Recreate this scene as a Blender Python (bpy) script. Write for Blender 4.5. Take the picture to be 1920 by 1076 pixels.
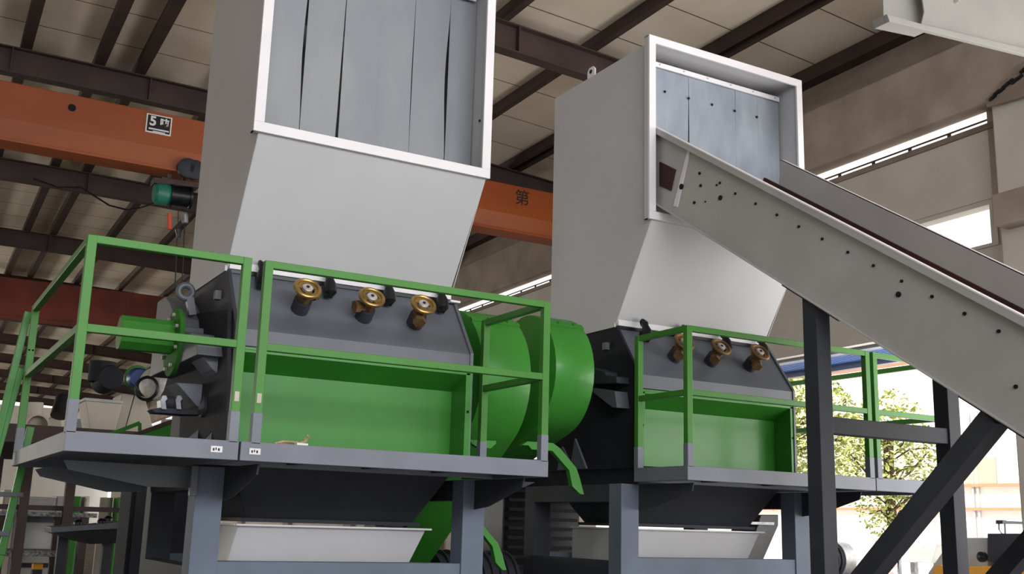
import bpy, bmesh, math, random
import numpy as np
from mathutils import Vector, Matrix
random.seed(7)
for o in list(bpy.data.objects): bpy.data.objects.remove(o)
S = bpy.context.scene
C = S.collection

# ------------------------------------------------------------------ camera
F_PX = 2020.6
YAW, PITCH, ROLL = [math.radians(a) for a in (-29.729, 12.461, 1.6317)]
ROT = Matrix.Rotation(YAW, 3, 'Z') @ Matrix.Rotation(math.pi/2 + PITCH, 3, 'X') @ Matrix.Rotation(ROLL, 3, 'Z')
EYE = Vector((0, 0, 1.5))
cd = bpy.data.cameras.new('camera'); cam = bpy.data.objects.new('camera', cd); C.objects.link(cam)
cd.sensor_width = 36; cd.lens = F_PX*36/1920; cd.clip_start = .05; cd.clip_end = 400
cam.matrix_world = Matrix.Translation(EYE) @ ROT.to_4x4()
S.camera = cam
# ------------------------------------------------------------------ light
w = bpy.data.worlds.new('world'); S.world = w; w.use_nodes = True
bgn = w.node_tree.nodes['Background']; bgn.inputs[0].default_value = (1.0, .985, .97, 1); bgn.inputs[1].default_value = 1.15
def lamp(name, kind, loc, aim, power, color=(1, 1, 1), size=(1, 1)):
    l = bpy.data.lights.new(name, kind); l.energy = power; l.color = color
    if kind == 'AREA': l.shape = 'RECTANGLE'; l.size, l.size_y = size
    if kind == 'SUN': l.angle = .02
    o = bpy.data.objects.new(name, l); C.objects.link(o); o.location = loc
    o.rotation_euler = (Vector(aim) - Vector(loc)).to_track_quat('-Z', 'Y').to_euler()
    return o
lamp('sun', 'SUN', (-20, 10, 40), (0, 14, 0), 8.0, (1, .96, .9))
lamp('gate_daylight', 'AREA', (3, -8.5, 6.3), (4, 8, 3.0), 1000, (.95, .97, 1), (15, 2.6))          # the open gate end of the hall
lamp('side_opening_daylight', 'AREA', (11.6, 4.5, 2.4), (3, 7, 9.0), 650, (1, .97, .93), (14, 3.2))    # sunlit yard seen from the low side opening
for yy in (14, 26, 38, 50, 64):  # added fill lamps by the windowless left wall, aimed up to brighten the roof
    lamp('roof_fill_light', 'AREA', (-12.5, yy, 3.2), (0, yy, 8), (120 if yy < 20 else 260) if yy < 30 else 900, (1, .95, .86), (10, 2.5))
vs = S.view_settings
vs.view_transform = 'Standard'; vs.look = 'None'; vs.gamma = 1; vs.use_curve_mapping = False; vs.exposure = 0.42

# ------------------------------------------------------------------ measuring: where a sight line meets a real plane
def ray(x, y): return ROT @ Vector(((x-960)/F_PX, -(y-538)/F_PX, -1.0))
def on(ax, val, x, y):
    d = ray(x, y); i = 'xyz'.index(ax); return EYE + d*((val - EYE[i])/d[i])
def xz(Y, pts): return [(p.x, p.z) for p in (on('y', Y, *q) for q in pts)]
def yz(X, pts): return [(p.y, p.z) for p in (on('x', X, *q) for q in pts)]
WALL_A = math.radians(2.0)
WD = Vector((math.sin(WALL_A), math.cos(WALL_A), 0)); WP = Vector((11, 10, 0)); WN = Vector((math.cos(WALL_A), -math.sin(WALL_A), 0))
def onwall(x, y, off=0):
    d = ray(x, y); t = ((WP + WN*off - EYE).dot(WN))/d.dot(WN); return EYE + d*t
def wpt(s, off, z): return WP + WD*s + WN*off + Vector((0, 0, z))      # s metres along the wall, off metres outwards
def ws(p): return (p - WP).dot(WD)

# ------------------------------------------------------------------ materials
def srgb(c): return tuple(((v/255+.055)/1.055)**2.4 if v > 10 else v/255/12.92 for v in c)
MATS = {}
def mat(name, col, rough=.5, metal=0, var=.08, scale=3, bump=0, col2=None, streak=None, spec=.5, coat=0):
    m = bpy.data.materials.new(name); m.use_nodes = True; nt = m.node_tree; b = nt.nodes['Principled BSDF']
    c = srgb(col); b.inputs['Roughness'].default_value = rough; b.inputs['Metallic'].default_value = metal
    b.inputs['Specular IOR Level'].default_value = spec
    if coat: b.inputs['Coat Weight'].default_value = coat; b.inputs['Coat Roughness'].default_value = .12
    tc = nt.nodes.new('ShaderNodeTexCoord'); mp = nt.nodes.new('ShaderNodeMapping')
    if streak: mp.inputs['Scale'].default_value = streak
    nz = nt.nodes.new('ShaderNodeTexNoise'); nz.inputs['Scale'].default_value = scale; nz.inputs['Detail'].default_value = 5
    rp = nt.nodes.new('ShaderNodeValToRGB')
    c2 = srgb(col2) if col2 else tuple(v*(1-var*2) for v in c)
    rp.color_ramp.elements[0].color = (*c2, 1); rp.color_ramp.elements[0].position = .32
    rp.color_ramp.elements[1].color = (*[min(1, v*(1+var)) for v in c], 1); rp.color_ramp.elements[1].position = .62
    nt.links.new(tc.outputs['Object'], mp.inputs[0]); nt.links.new(mp.outputs[0], nz.inputs['Vector'])
    nt.links.new(nz.outputs[0], rp.inputs[0]); nt.links.new(rp.outputs[0], b.inputs['Base Color'])
    if bump:
        bp = nt.nodes.new('ShaderNodeBump'); bp.inputs['Strength'].default_value = bump; bp.inputs['Distance'].default_value = .02
        nt.links.new(nz.outputs[0], bp.inputs['Height']); nt.links.new(bp.outputs[0], b.inputs['Normal'])
    MATS[name] = m; return m
GREEN = mat('green_paint', (54, 130, 42), .4, var=.05, scale=2, coat=.12, spec=.35)
GREEN2 = mat('matte_green_paint', (50, 112, 40), .7, var=.05, spec=.15)
RAIL = mat('green_rail_paint', (66, 128, 46), .45, var=.04, spec=.35)
GREY = mat('slate_grey_paint', (92, 96, 105), .45, var=.06, scale=2.5)
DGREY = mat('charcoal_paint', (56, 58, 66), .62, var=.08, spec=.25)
EDGE = mat('deck_grey_paint', (116, 120, 132), .55, var=.05)
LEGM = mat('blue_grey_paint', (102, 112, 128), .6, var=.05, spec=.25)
HOP = mat('light_grey_sheet', (190, 190, 193), .45, var=.025, scale=1.2)
FRM = mat('white_flange_paint', (226, 223, 227), .5, var=.02)
CONV = mat('conveyor_grey', (172, 170, 168), .45, var=.04, scale=2)
CONV2 = mat('toned_down_grey', (146, 144, 140), .6, var=.05, scale=2)  # conveyor grey made darker to offset the gate lamp
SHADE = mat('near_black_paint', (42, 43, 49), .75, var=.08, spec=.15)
STRIP = mat('grey_pvc', (120, 124, 132), .42, var=.1, scale=2.5, col2=(140, 142, 146), streak=(1, 1, .4))
STRIP2 = mat('pale_dusty_pvc', (126, 134, 146), .5, var=.08, scale=3.5, col2=(150, 158, 168), streak=(1.4, 1, .5))
BRASS = mat('brass', (158, 130, 74), .34, .8, var=.15, scale=14)
BRONZE = mat('dull_brass', (128, 98, 64), .5, .5, var=.18, scale=10)
STEEL = mat('bright_steel', (205, 203, 200), .35, .6, var=.1, scale=20)
BLACK = mat('black_iron', (26, 27, 31), .35, .3, var=.2, scale=12)
HOLE = mat('hole_black', (10, 9, 9), .9, var=.1)
GAL = mat('galvanised', (140, 143, 148), .4, .5, var=.15, scale=10)
ORANGE = mat('orange_crane_paint', (150, 72, 20), .5, var=.08, scale=1.3, col2=(136, 60, 16), streak=(.3, 1, 1))
REDB = mat('red_brown_crane_paint', (128, 54, 36), .6, var=.15, scale=1.3)
RUST = mat('dark_brown_primer', (66, 50, 46), .7, var=.12, scale=2)
RUSTP = mat('purlin_primer', (60, 44, 38), .75, var=.15, scale=2)
CONC = mat('concrete', (158, 144, 134), .9, var=.1, scale=1.3, bump=.25, col2=(136, 122, 112))
CONCD = mat('old_concrete', (136, 122, 112), .9, var=.14, scale=1.5, bump=.3, col2=(112, 98, 88), streak=(.5, .5, 1.5))
PLAST = mat('pale_plaster', (190, 183, 176), .9, var=.04, scale=1.5, bump=.1)
FLOORM = mat('floor_concrete', (104, 101, 97), .7, var=.1, scale=1.5)
YARD = mat('yard_concrete', (205, 203, 198), .9, var=.06, scale=.6)
WHITEW = mat('white_wall', (225, 222, 218), .9, var=.02)
CREAM = mat('cream_panel', (186, 178, 166), .6, var=.06, scale=2)
LPANEL = mat('pale_cabinet', (178, 180, 178), .6, var=.05)
GLASSM = mat('frosted_glass', (240, 243, 245), .3, var=.01)
BLUE = mat('blue_corrugated', (66, 104, 168), .5, var=.1, scale=3, streak=(1, .2, 1))
BLUEM = mat('blue_motor', (28, 62, 130), .4, var=.1)
TEAL = mat('teal_motor', (40, 120, 98), .4, var=.1)
ORED = mat('faded_red', (206, 88, 62), .6, var=.1)
YEL = mat('machine_yellow', (226, 158, 30), .45, var=.05)
PINK = mat('salmon_render', (206, 128, 98), .9, var=.03)
SALM = mat('faded_sign', (204, 160, 144), .9, var=.03)
BANN = mat('banner_cloth', (222, 214, 216), .8, var=.1, scale=5, col2=(206, 130, 132), streak=(1, 1, 5))
BARK = mat('bark', (84, 68, 52), .9, var=.2, scale=8)
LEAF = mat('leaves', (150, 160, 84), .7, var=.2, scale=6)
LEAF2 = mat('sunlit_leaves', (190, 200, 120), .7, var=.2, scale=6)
BELT = mat('belt_rubber', (58, 26, 24), .8, var=.1)
WEED = mat('dry_rope', (176, 148, 112), .9, var=.2, scale=30)
INK = mat('ink', (32, 26, 24), .8, var=.05)
RED = mat('red_plastic', (200, 74, 52), .5)
def roof_mat():
    m = mat('roof_sheet', (232, 220, 202), .75, var=.04, scale=.8, col2=(220, 206, 184))
    nt = m.node_tree; b = nt.nodes['Principled BSDF']; tc = nt.nodes.new('ShaderNodeTexCoord'); sp = nt.nodes.new('ShaderNodeSeparateXYZ')
    nt.links.new(tc.outputs['Object'], sp.inputs[0])
    def m2(op, a, bb):
        n = nt.nodes.new('ShaderNodeMath'); n.operation = op
        for i, v in enumerate((a, bb)):
            if v is None: continue
            if isinstance(v, (int, float)): n.inputs[i].default_value = v
            else: nt.links.new(v, n.inputs[i])
        return n.outputs[0]
    f = m2('FRACT', m2('MULTIPLY', sp.outputs[1], 1/1.18), None)
    seam = m2('LESS_THAN', f, .018)
    old = b.inputs['Base Color'].links[0].from_socket
    mx = nt.nodes.new('ShaderNodeMix'); mx.data_type = 'RGBA'
    nt.links.new(seam, mx.inputs[0]); nt.links.new(old, mx.inputs[6]); mx.inputs[7].default_value = (*srgb((74, 62, 52)), 1)
    nt.links.new(mx.outputs[2], b.inputs['Base Color'])
    return m
ROOF = roof_mat()

# ------------------------------------------------------------------ mesh helpers
def B(): return bmesh.new()
def box(bm, x0, x1, y0, y1, z0, z1):
    v = [bm.verts.new((x, y, z)) for x in (x0, x1) for y in (y0, y1) for z in (z0, z1)]
    for f in ((0,1,3,2), (4,6,7,5), (0,4,5,1), (2,3,7,6), (0,2,6,4), (1,5,7,3)): bm.faces.new([v[i] for i in f])
    return bm
def prism(bm, pts, ax, a0, a1):
    def P(p, a): return {'x': (a, p[0], p[1]), 'y': (p[0], a, p[1]), 'z': (p[0], p[1], a)}[ax]
    A = [bm.verts.new(P(p, a0)) for p in pts]; D = [bm.verts.new(P(p, a1)) for p in pts]
    n = len(pts); bm.faces.new(A); bm.faces.new(D[::-1])
    for i in range(n): bm.faces.new((A[i], A[(i+1) % n], D[(i+1) % n], D[i]))
    return bm
def hexa(bm, bot, top):
    A = [bm.verts.new(p) for p in bot]; D = [bm.verts.new(p) for p in top]
    bm.faces.new(A); bm.faces.new(D[::-1])
    for i in range(4): bm.faces.new((A[i], A[(i+1) % 4], D[(i+1) % 4], D[i]))
    return bm
def beam(bm, p, q, w_, h_, up=(0, 0, 1)):
    p, q = Vector(p), Vector(q); d = (q-p).normalized(); u = Vector(up)
    if abs(d.dot(u)) > .98: u = Vector((0, 1, 0))
    s = d.cross(u).normalized(); u = s.cross(d).normalized()
    c = [(-1,-1), (1,-1), (1,1), (-1,1)]
    return hexa(bm, [p + s*(a*w_/2) + u*(b*h_/2) for a, b in c], [q + s*(a*w_/2) + u*(b*h_/2) for a, b in c])
def frame_of(d):
    d = Vector(d).normalized(); u = Vector((0, 0, 1)) if abs(d.z) < .9 else Vector((0, 1, 0))
    s = d.cross(u).normalized(); return d, s, s.cross(d).normalized()
def lathe(bm, o, d, prof, n=32, cap=True):
    """prof: (distance along d, radius)"""
    o = Vector(o); d, s, u = frame_of(d); rings = []
    for h, r in prof:
        rings.append([bm.verts.new(o + d*h + (s*math.cos(2*math.pi*i/n) + u*math.sin(2*math.pi*i/n))*max(r, 1e-4)) for i in range(n)])
    for a, b in zip(rings, rings[1:]):
        for i in range(n): bm.faces.new((a[i], a[(i+1) % n], b[(i+1) % n], b[i]))
    if cap: bm.faces.new(rings[0][::-1]); bm.faces.new(rings[-1])
    return bm
def cyl(bm, p, q, r, n=24, r2=None):
    p, q = Vector(p), Vector(q); return lathe(bm, p, q-p, [(0, r), ((q-p).length, r if r2 is None else r2)], n)
def tube(bm, pts, r, n=8):
    pts = [Vector(p) for p in pts]; rings = []
    for i, p in enumerate(pts):
        d = (pts[min(i+1, len(pts)-1)] - pts[max(i-1, 0)]); d, s, u = frame_of(d)
        rings.append([bm.verts.new(p + (s*math.cos(2*math.pi*k/n) + u*math.sin(2*math.pi*k/n))*r) for k in range(n)])
    for a, b in zip(rings, rings[1:]):
        for k in range(n): bm.faces.new((a[k], a[(k+1) % n], b[(k+1) % n], b[k]))
    bm.faces.new(rings[0][::-1]); bm.faces.new(rings[-1]); return bm
def ring(bm, o, d, R, r, n=32, m=10, sx=1):
    o = Vector(o); d, s, u = frame_of(d); vs_ = []
    for i in range(n):
        a = 2*math.pi*i/n; e = s*math.cos(a)*sx + u*math.sin(a)
        vs_.append([bm.verts.new(o + e*R + (e*math.cos(2*math.pi*k/m) + d*math.sin(2*math.pi*k/m))*r) for k in range(m)])
    for i in range(n):
        for k in range(m):
            a, b = vs_[i], vs_[(i+1) % n]; bm.faces.new((a[k], b[k], b[(k+1) % m], a[(k+1) % m]))
    return bm
ORG = {}
def obj(name, bm, m, parent=None, bevel=0, smooth=False, origin=None):
    bmesh.ops.recalc_face_normals(bm, faces=bm.faces)
    if parent is None:
        if origin is None:
            xs = [v.co for v in bm.verts]
            origin = Vector((sum(v.x for v in xs)/len(xs), sum(v.y for v in xs)/len(xs), min(v.z for v in xs)))
        origin = Vector(origin)
    else: origin = ORG[parent.name]
    bmesh.ops.translate(bm, verts=bm.verts, vec=-origin)
    me = bpy.data.meshes.new(name); bm.to_mesh(me); bm.free(); me.materials.append(m)
    o = bpy.data.objects.new(name, me); C.objects.link(o); ORG[o.name] = origin
    if parent is None: o.location = origin
    else: o.parent = parent
    if smooth:
        for p in me.polygons: p.use_smooth = True
        es = o.modifiers.new('edges', 'EDGE_SPLIT'); es.split_angle = math.radians(35)
    if bevel:
        b = o.modifiers.new('bevel', 'BEVEL'); b.width = bevel; b.segments = 2; b.limit_method = 'ANGLE'; b.angle_limit = math.radians(40)
    return o
def tag(o, label=None, cat=None, group=None, kind=None):
    if label: o['label'] = label
    if cat: o['category'] = cat
    if group: o['group'] = group
    if kind: o['kind'] = kind
    return o
def thing(name, loc, label, cat, group=None):
    o = bpy.data.objects.new(name, None); o.empty_display_size = .2; C.objects.link(o); o.location = loc; ORG[o.name] = Vector(loc)
    return tag(o, label, cat, group)
def struct(name, bm, m, **k): return tag(obj(name, bm, m, **k), kind='structure')
def text_mesh(name, txt, size, loc, rot, m, parent, depth=.004, bold=0):
    cu = bpy.data.curves.new(name, 'FONT'); cu.body = txt; cu.size = size; cu.extrude = depth; cu.align_x = 'CENTER'; cu.align_y = 'CENTER'; cu.offset = bold
    to = bpy.data.objects.new(name, cu); C.objects.link(to); bpy.context.view_layer.update()
    me = bpy.data.meshes.new_from_object(to.evaluated_get(bpy.context.evaluated_depsgraph_get())); bpy.data.objects.remove(to)
    me.name = name
    mw = Matrix.Translation(Vector(loc) - ORG[parent.name]) @ rot.to_4x4(); me.transform(mw); me.materials.clear(); me.materials.append(m)
    o = bpy.data.objects.new(name, me); C.objects.link(o); o.parent = parent; ORG[o.name] = ORG[parent.name]; return o

# ================================================================== the hall
def zr(x): return 8.0 - (.0045 if x > 2 else .001)*(x-2.0)**2                     # underside of the arched rafters
YEND = 78.0
WL = -14.0
struct('floor', box(B(), WL-.3, 11.6, -9, YEND, -.2, 0), FLOORM)
bm = B(); struct('ground', box(bm, 11.6, 60, -30, YEND, -.25, -.05), YARD)
# ceiling sheet: an arch over the whole hall
bm = B(); rows = []
xs_ = [WL-.5 + i*(11.9-WL+.5)/26 for i in range(27)]
for yy in (-9, YEND):
    rows.append([[bm.verts.new((x + (yy-10)*math.tan(WALL_A)*.6, yy, zr(x)+.60+t)) for x in xs_] for t in (0, .1)])
for k in range(26):
    for t in (0, 1): bm.faces.new((rows[0][t][k], rows[0][t][k+1], rows[1][t][k+1], rows[1][t][k]))
for j in (0, 1):
    for k in range(26): bm.faces.new((rows[j][0][k], rows[j][0][k+1], rows[j][1][k+1], rows[j][1][k]))
struct('ceiling', bm, ROOF, origin=(0, 0, 8))
# rafters
for yy in [-5.6, 0.4, 6.3, 12.15, 17.2, 23.1, 29.1, 35, 41, 47, 53, 59, 65, 71]:
    bm = B(); N = 24; x0, x1 = WL, 11.0 + (yy-10)*math.tan(WALL_A); xs = [x0+(x1-x0)*i/N for i in range(N+1)]
    top = [(x, zr(x)+.40) for x in xs]; bot = [(x, zr(x)+.02) for x in xs]
    prism(bm, top + bot[::-1], 'y', yy-.005, yy+.005)
    prism(bm, [(x, zr(x)+.02) for x in xs] + [(x, zr(x)) for x in xs[::-1]], 'y', yy-.1, yy+.1)
    prism(bm, [(x, zr(x)+.42) for x in xs] + [(x, zr(x)+.40) for x in xs[::-1]], 'y', yy-.1, yy+.1)
    for x in (0.9, 2.95, 6.9, -3.1):
        box(bm, x-.012, x+.012, yy-.09, yy+.09, zr(x)+.02, zr(x)+.40)
    struct('roof_rafter', bm, RUST)
# purlins along the hall
for x in [-13, -11.6, -10.2, -8.8, -7.4, -6, -4.6, -3.2, -1.8, -.45, .93, 2.0, 2.62, 3.95, 5.25, 6.62, 8.1, 9.52, 9.72]:
    z = zr(x)+.42; sh = math.tan(WALL_A)*.6
    bm = B(); beam(bm, (x+(-9-10)*sh, -9, z+.09), (x+(YEND-10)*sh, YEND, z+.09), .08 if x > 9.5 else (.11 if x > 5 else .16), .18)  # left purlins drawn wider to take in the soft shade beside them
    struct('roof_purlin', bm, RUSTP)
# translucent lighter strip between two purlins, above the machine
# right wall made of precast beams standing on columns
SF, SB = -19.0, 66.0
def wallbox(name, s0, s1, o0, o1, z0, z1, m, **k):
    bm = B(); c = [wpt(s, o, 0) for s, o in ((s0, o0), (s1, o0), (s1, o1), (s0, o1))]
    hexa(bm, [(p.x, p.y, z0) for p in c], [(p.x, p.y, z1) for p in c]); return struct(name, bm, m, **k)
wallbox('trim_1', SF, SB, -.06, .25, 7.95, 8.16, RUSTP)
wallbox('wall_right_upper', SF, SB, .15, .45, 7.30, 8.1, CONCD)
wallbox('trim_2', SF, SB, -.25, .02, 6.50, 7.38, CONC, bevel=.03)
wallbox('trim_7', SF, SB, .02, .45, 6.75, 7.36, CONC)     # crane runway beam
S0, S1 = ws(onwall(1850, 218)), ws(onwall(1555, 330))
wallbox('wall_right', SF, S0, .0, .06, 5.43, 6.52, CONC)
wallbox('wall_right_middle', S0, SB, .0, .06, 5.43, 6.36, PLAST)
wallbox('trim_3', SF, SB, -.03, .0, 6.28, 6.35, CONCD)
wallbox('trim_8', S0, SB, .02, .035, 6.405, 6.425, RUSTP)
for k in range(60):                                        # glazing bars of the narrow light slit
    s = S0 + .55 + k*.62
    if s > SB: break
    wallbox('trim_4', s, s+.05, .02, .035, 6.36, 6.405, RUSTP)
wa, wb = ws(onwall(1864, 372)), ws(onwall(1700, 430))
wallbox('wall_right_lower', SF, wa, .05, .35, 3.98, 5.43, PLAST)
wallbox('wall_right_lower', wb+1.1, SB, .05, .35, 3.98, 5.43, PLAST)
wallbox('wall_right_lower', wa, wb+1.1, .05, .35, 3.98, 4.86, PLAST)
bm = B()
for (a, b, z0, z1) in ((wa, wb+1.1, 5.37, 5.43), (wa, wb+1.1, 4.86, 4.90), (wa, wa+.09, 4.9, 5.37), (wb+1.0, wb+1.1, 4.9, 5.37), (wb-.1, wb-.04, 4.9, 5.37)):
    c = [wpt(s, o, 0) for s, o in ((a, .02), (b, .02), (b, .2), (a, .2))]
    hexa(bm, [(p.x, p.y, z0) for p in c], [(p.x, p.y, z1) for p in c])
win = struct('window_1', bm, PLAST)
# column with broken corbel at the right edge
ca = ws(onwall(1884, 260)); cb = ca-1.0
wallbox('column_right', cb, ca, -.2, .3, 0, 6.5, PLAST, bevel=.02)
hb = ws(onwall(1874, 370, -.3))
wallbox('column_right_corbel', cb, hb, -.45, .1, 4.93, 5.3, CONC, bevel=.02)
bm = B(); rnd = random.Random(3)
sA, sB = ws(onwall(1850, 190, -.3)), cb
pts = [(sA, 6.42), (sA+.02, 6.52), (sA-.12, 6.58), (sA-.2, 6.66), (sA-.33, 6.68), (sA-.42, 6.78), (sA-.62, 6.8), (sB, 6.86), (sB, 6.36), (sA-.25, 6.40)]
A = [bm.verts.new(wpt(s, -.26, z)) for s, z in pts]; D = [bm.verts.new(wpt(s, -.30, z)) for s, z in pts]
bm.faces.new(A); bm.faces.new(D[::-1])
for i in range(len(pts)): bm.faces.new((A[i], A[(i+1) % len(pts)], D[(i+1) % len(pts)], D[i]))
struct('trim_5', bm, CONCD)
bm = B()
for k in range(14):
    s = sA - .05 - k*.06; z = 6.50 + .3*(k/14) + rnd.uniform(-.03, .03)
    beam(bm, wpt(s, -.31, z), wpt(s-.09, -.32, z+.03), .03, .03)
struct('trim_6', bm, BLACK)
# other columns further along the wall
for s in (7.0, 13.0, 19, 25, 31, 37, 43, 49):
    wallbox('column_right', s, s+.6, -.1, .4, 0, 6.5, CONC)
wallbox('wall_right_low', 9.6, SB, .05, .35, 0, 3.98, PLAST)
# left and end walls
struct('wall_left', box(B(), WL-.3, WL, -9, YEND, 0, 8.3), PLAST)
struct('wall_end', box(B(), WL-.3, 13.5, YEND, YEND+.3, 0, 8.3), WHITEW)

# ================================================================== overhead cranes
def girder(Y, zb, zt, m, label, name='overhead_crane', wdt=.5, holes=()):
    root = thing(name, (2, Y, zb), label, 'crane')
    bm = B(); x0, x1 = WL+.6, 10.5 + (Y-10)*math.tan(WALL_A)
    zm = zb + (zt-zb)*.36
    prism(bm, [(Y-wdt*.32, zb+.03), (Y-wdt/2, zm), (Y-wdt/2, zt), (Y+wdt/2, zt), (Y+wdt/2, zm), (Y+wdt*.32, zb+.03)], 'x', x0, x1)
    g = obj('girder', bm, m, root, bevel=.01)
    obj('bottom_flange', box(B(), x0, x1, Y-wdt*.42, Y+wdt*.42, zb, zb+.03), m, root)
    for s in (x0, x1-.35):
        obj('end_carriage', box(B(), s, s+.35, Y-.34, Y+.34, zb+.05, zb+.5), m, root, bevel=.02)
    return root, g
CY = 16.0
crane, g = girder(CY, 6.5, 7.34, ORANGE, 'bright orange crane girder with the white 5 plate and a hoist below')
fY = CY-.25
p = on('y', fY, 135, 202); obj('hole', cyl(B(), (p.x, fY-.004, p.z), (p.x, fY+.02, p.z), .055), HOLE, crane)
c = [on('y', fY-.01, *q) for q in ((275, 213), (321, 219), (319, 255), (275, 249))]
cx_ = sum(v.x for v in c)/4; cz_ = sum(v.z for v in c)/4; ww = .185; hh = .145
plate = obj('number_plate', box(B(), cx_-ww, cx_+ww, fY-.02, fY, cz_-hh, cz_+hh), FRM, crane, bevel=.004)
obj('plate_field', box(B(), cx_-ww+.02, cx_+ww-.02, fY-.024, fY-.018, cz_-hh+.02, cz_+hh-.02), INK, plate)
RX = Matrix.Rotation(math.pi/2, 3, 'X')
text_mesh('numeral', '5', .20, (cx_-.088, fY-.028, cz_+.03), RX, FRM, plate, .003, .006)
text_mesh('character', '\u5428', .135, (cx_+.078, fY-.028, cz_+.03), RX, FRM, plate, .003, .004)
obj('underline', beam(B(), (cx_-.14, fY-.026, cz_-.085), (cx_+.15, fY-.026, cz_-.085), .006, .022), FRM, plate)
obj('underline', beam(B(), (cx_-.08, fY-.026, cz_-.118), (cx_+.1, fY-.026, cz_-.118), .006, .012), FRM, plate)
p = on('y', fY, 979, 373); text_mesh('painted_character', '\u7b2c', .30, (p.x, fY-.004, p.z), RX, INK, crane, .001, .002)
crane2, _ = girder(31.2, 6.5, 7.55, REDB, 'dull red-brown crane girder further down the hall', wdt=.6)
# hoist under the near crane
hY = CY
def hp(x, y): return on('y', hY, x, y)
hr = thing('electric_hoist', hp(335, 385), 'teal and black electric hoist hanging under the orange crane girder', 'hoist')
a, b = hp(288, 362), hp(318, 365); obj('motor', lathe(B(), a, b-a, [(0, .13), (.04, .165), (.19, .165), (.23, .15)], 28), TEAL, hr, smooth=True)
a, b = hp(318, 366), hp(362, 372); obj('drum', lathe(B(), a, b-a, [(0, .19), (.02, .19), (.02, .15), (.28, .15), (.28, .18), (.31, .18), (.31, .1)], 28), BLACK, hr, smooth=True)
bm = B(); beam(bm, hp(285, 341), hp(370, 350), .25, .09); obj('trolley_frame', bm, RUST, hr, bevel=.01)
bm = B(); beam(bm, hp(318, 342), hp(318, 320), .05, .05); beam(bm, hp(345, 345), hp(345, 318), .05, .05); obj('hanger', bm, RUST, hr)
for q in ((344, 324), (357, 327)):
    a = hp(*q); obj('travel_wheel', lathe(B(), a + Vector((0, -.32, 0)), (0, 1, 0), [(0, .09), (.03, .15), (.12, .15), (.14, .12)], 24), DGREY, hr, smooth=True)
bm = B(); tube(bm, [hp(316, 345), hp(315, 378), hp(310, 385)], .012); obj('conduit', bm, GAL, hr)
bm = B(); ring(bm, hp(355, 373), (1, 0, 0), .13, .012); obj('rope_guide', bm, GAL, hr)
bm = B(); cyl(bm, hp(317, 400), hp(318, 430), .028, 12, .035); obj('pendant_switch', bm, RED, hr)
bm = B(); cyl(bm, hp(346, 402), hp(347, 418), .05, 14); obj('limit_weight', bm, GAL, hr)
for a, b in (((333, 430), (328, 540)), ((347, 400), (341, 545))):
    bm = B(); cyl(bm, hp(*a), hp(*b), .009, 6); obj('wire_rope', bm, BLACK, hr)
bm = B(); cyl(bm, hp(334, 395), hp(334, 432), .006, 6); cyl(bm, hp(334, 430), hp(335, 445), .05, 12, .03); obj('hook_block', bm, BLACK, hr)
bm = B(); pts = [(62, 335), (110, 352), (150, 351), (175, 366), (205, 385), (240, 394), (262, 390), (288, 382)]
tube(bm, [on('y', CY+.4, *q) for q in pts], .014, 6); obj('festoon_cable', bm, BLACK, hr)

# ================================================================== granulator machines
AX = (7.5, 2.66)                                            # rotor axis (Y, Z)
def bolt(bm, p, d, r=.012, h=.012): return cyl(bm, p, Vector(p)+Vector(d).normalized()*h, r, 8)
def valve(root, x, spin, T, kind):
    """angle valve with a hand wheel on the sloping cover"""
    base = Vector((x, 6.90, 2.87)) + T; n = Vector((-.04, -.80, .60)).normalized()
    st = obj('valve', cyl(B(), base - n*.04, base + n*.10, .06, 24), DGREY, root, smooth=True)
    bm = B(); lathe(bm, base + n*.085, n, [(0, .047), (.05, .047), (.052, .056), (.075, .056), (.078, .036), (.13, .03)], 8)
    obj('valve_body', bm, BRONZE, st)
    s = n.cross(Vector((0, 0, 1))).normalized(); u = s.cross(n)
    dr = (s*math.cos(spin) + u*math.sin(spin))
    bm = B(); lathe(bm, base + n*.12, dr, [(0, .036), (.07, .036), (.07, .046), (.105, .046), (.105, .03)], 6); obj('outlet', bm, BRONZE, st)
    hc = base + n*.205
    bm = B(); lathe(bm, hc - n*.075, n, [(0, .017), (.08, .017)], 12); obj('stem', bm, BRONZE, st)
    bm = B(); ring(bm, hc, n, .081, .0145, 36, 10); lathe(bm, hc, n, [(-.007, .082), (-.009, .052), (-.001, .052), (.004, .082)], 36, cap=False)
    for k in range(3):
        a = spin + k*2*math.pi/3; e = s*math.cos(a) + u*math.sin(a); e2 = n.cross(e)
        hexa(bm, [hc + e*.02 + e2*.02 - n*.006, hc + e*.06 + e2*.026 - n*.006, hc + e*.06 - e2*.026 - n*.006, hc + e*.02 - e2*.02 - n*.006],
             [hc + e*.02 + e2*.02 + n*.004, hc + e*.06 + e2*.026 + n*.002, hc + e*.06 - e2*.026 + n*.002, hc + e*.02 - e2*.02 + n*.004])
    obj('handwheel', bm, BRASS if kind == 1 else BRONZE, st, smooth=True)
    bm = B(); lathe(bm, hc - n*.008, n, [(0, .036), (.02, .036), (.024, .03)], 24); hb = obj('wheel_hub', bm, STEEL, st, smooth=True)
    bm = B(); lathe(bm, hc + n*.012, n, [(0, .012), (.008, .012)], 8); obj('hub_nut', bm, BLACK, st)
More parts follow.
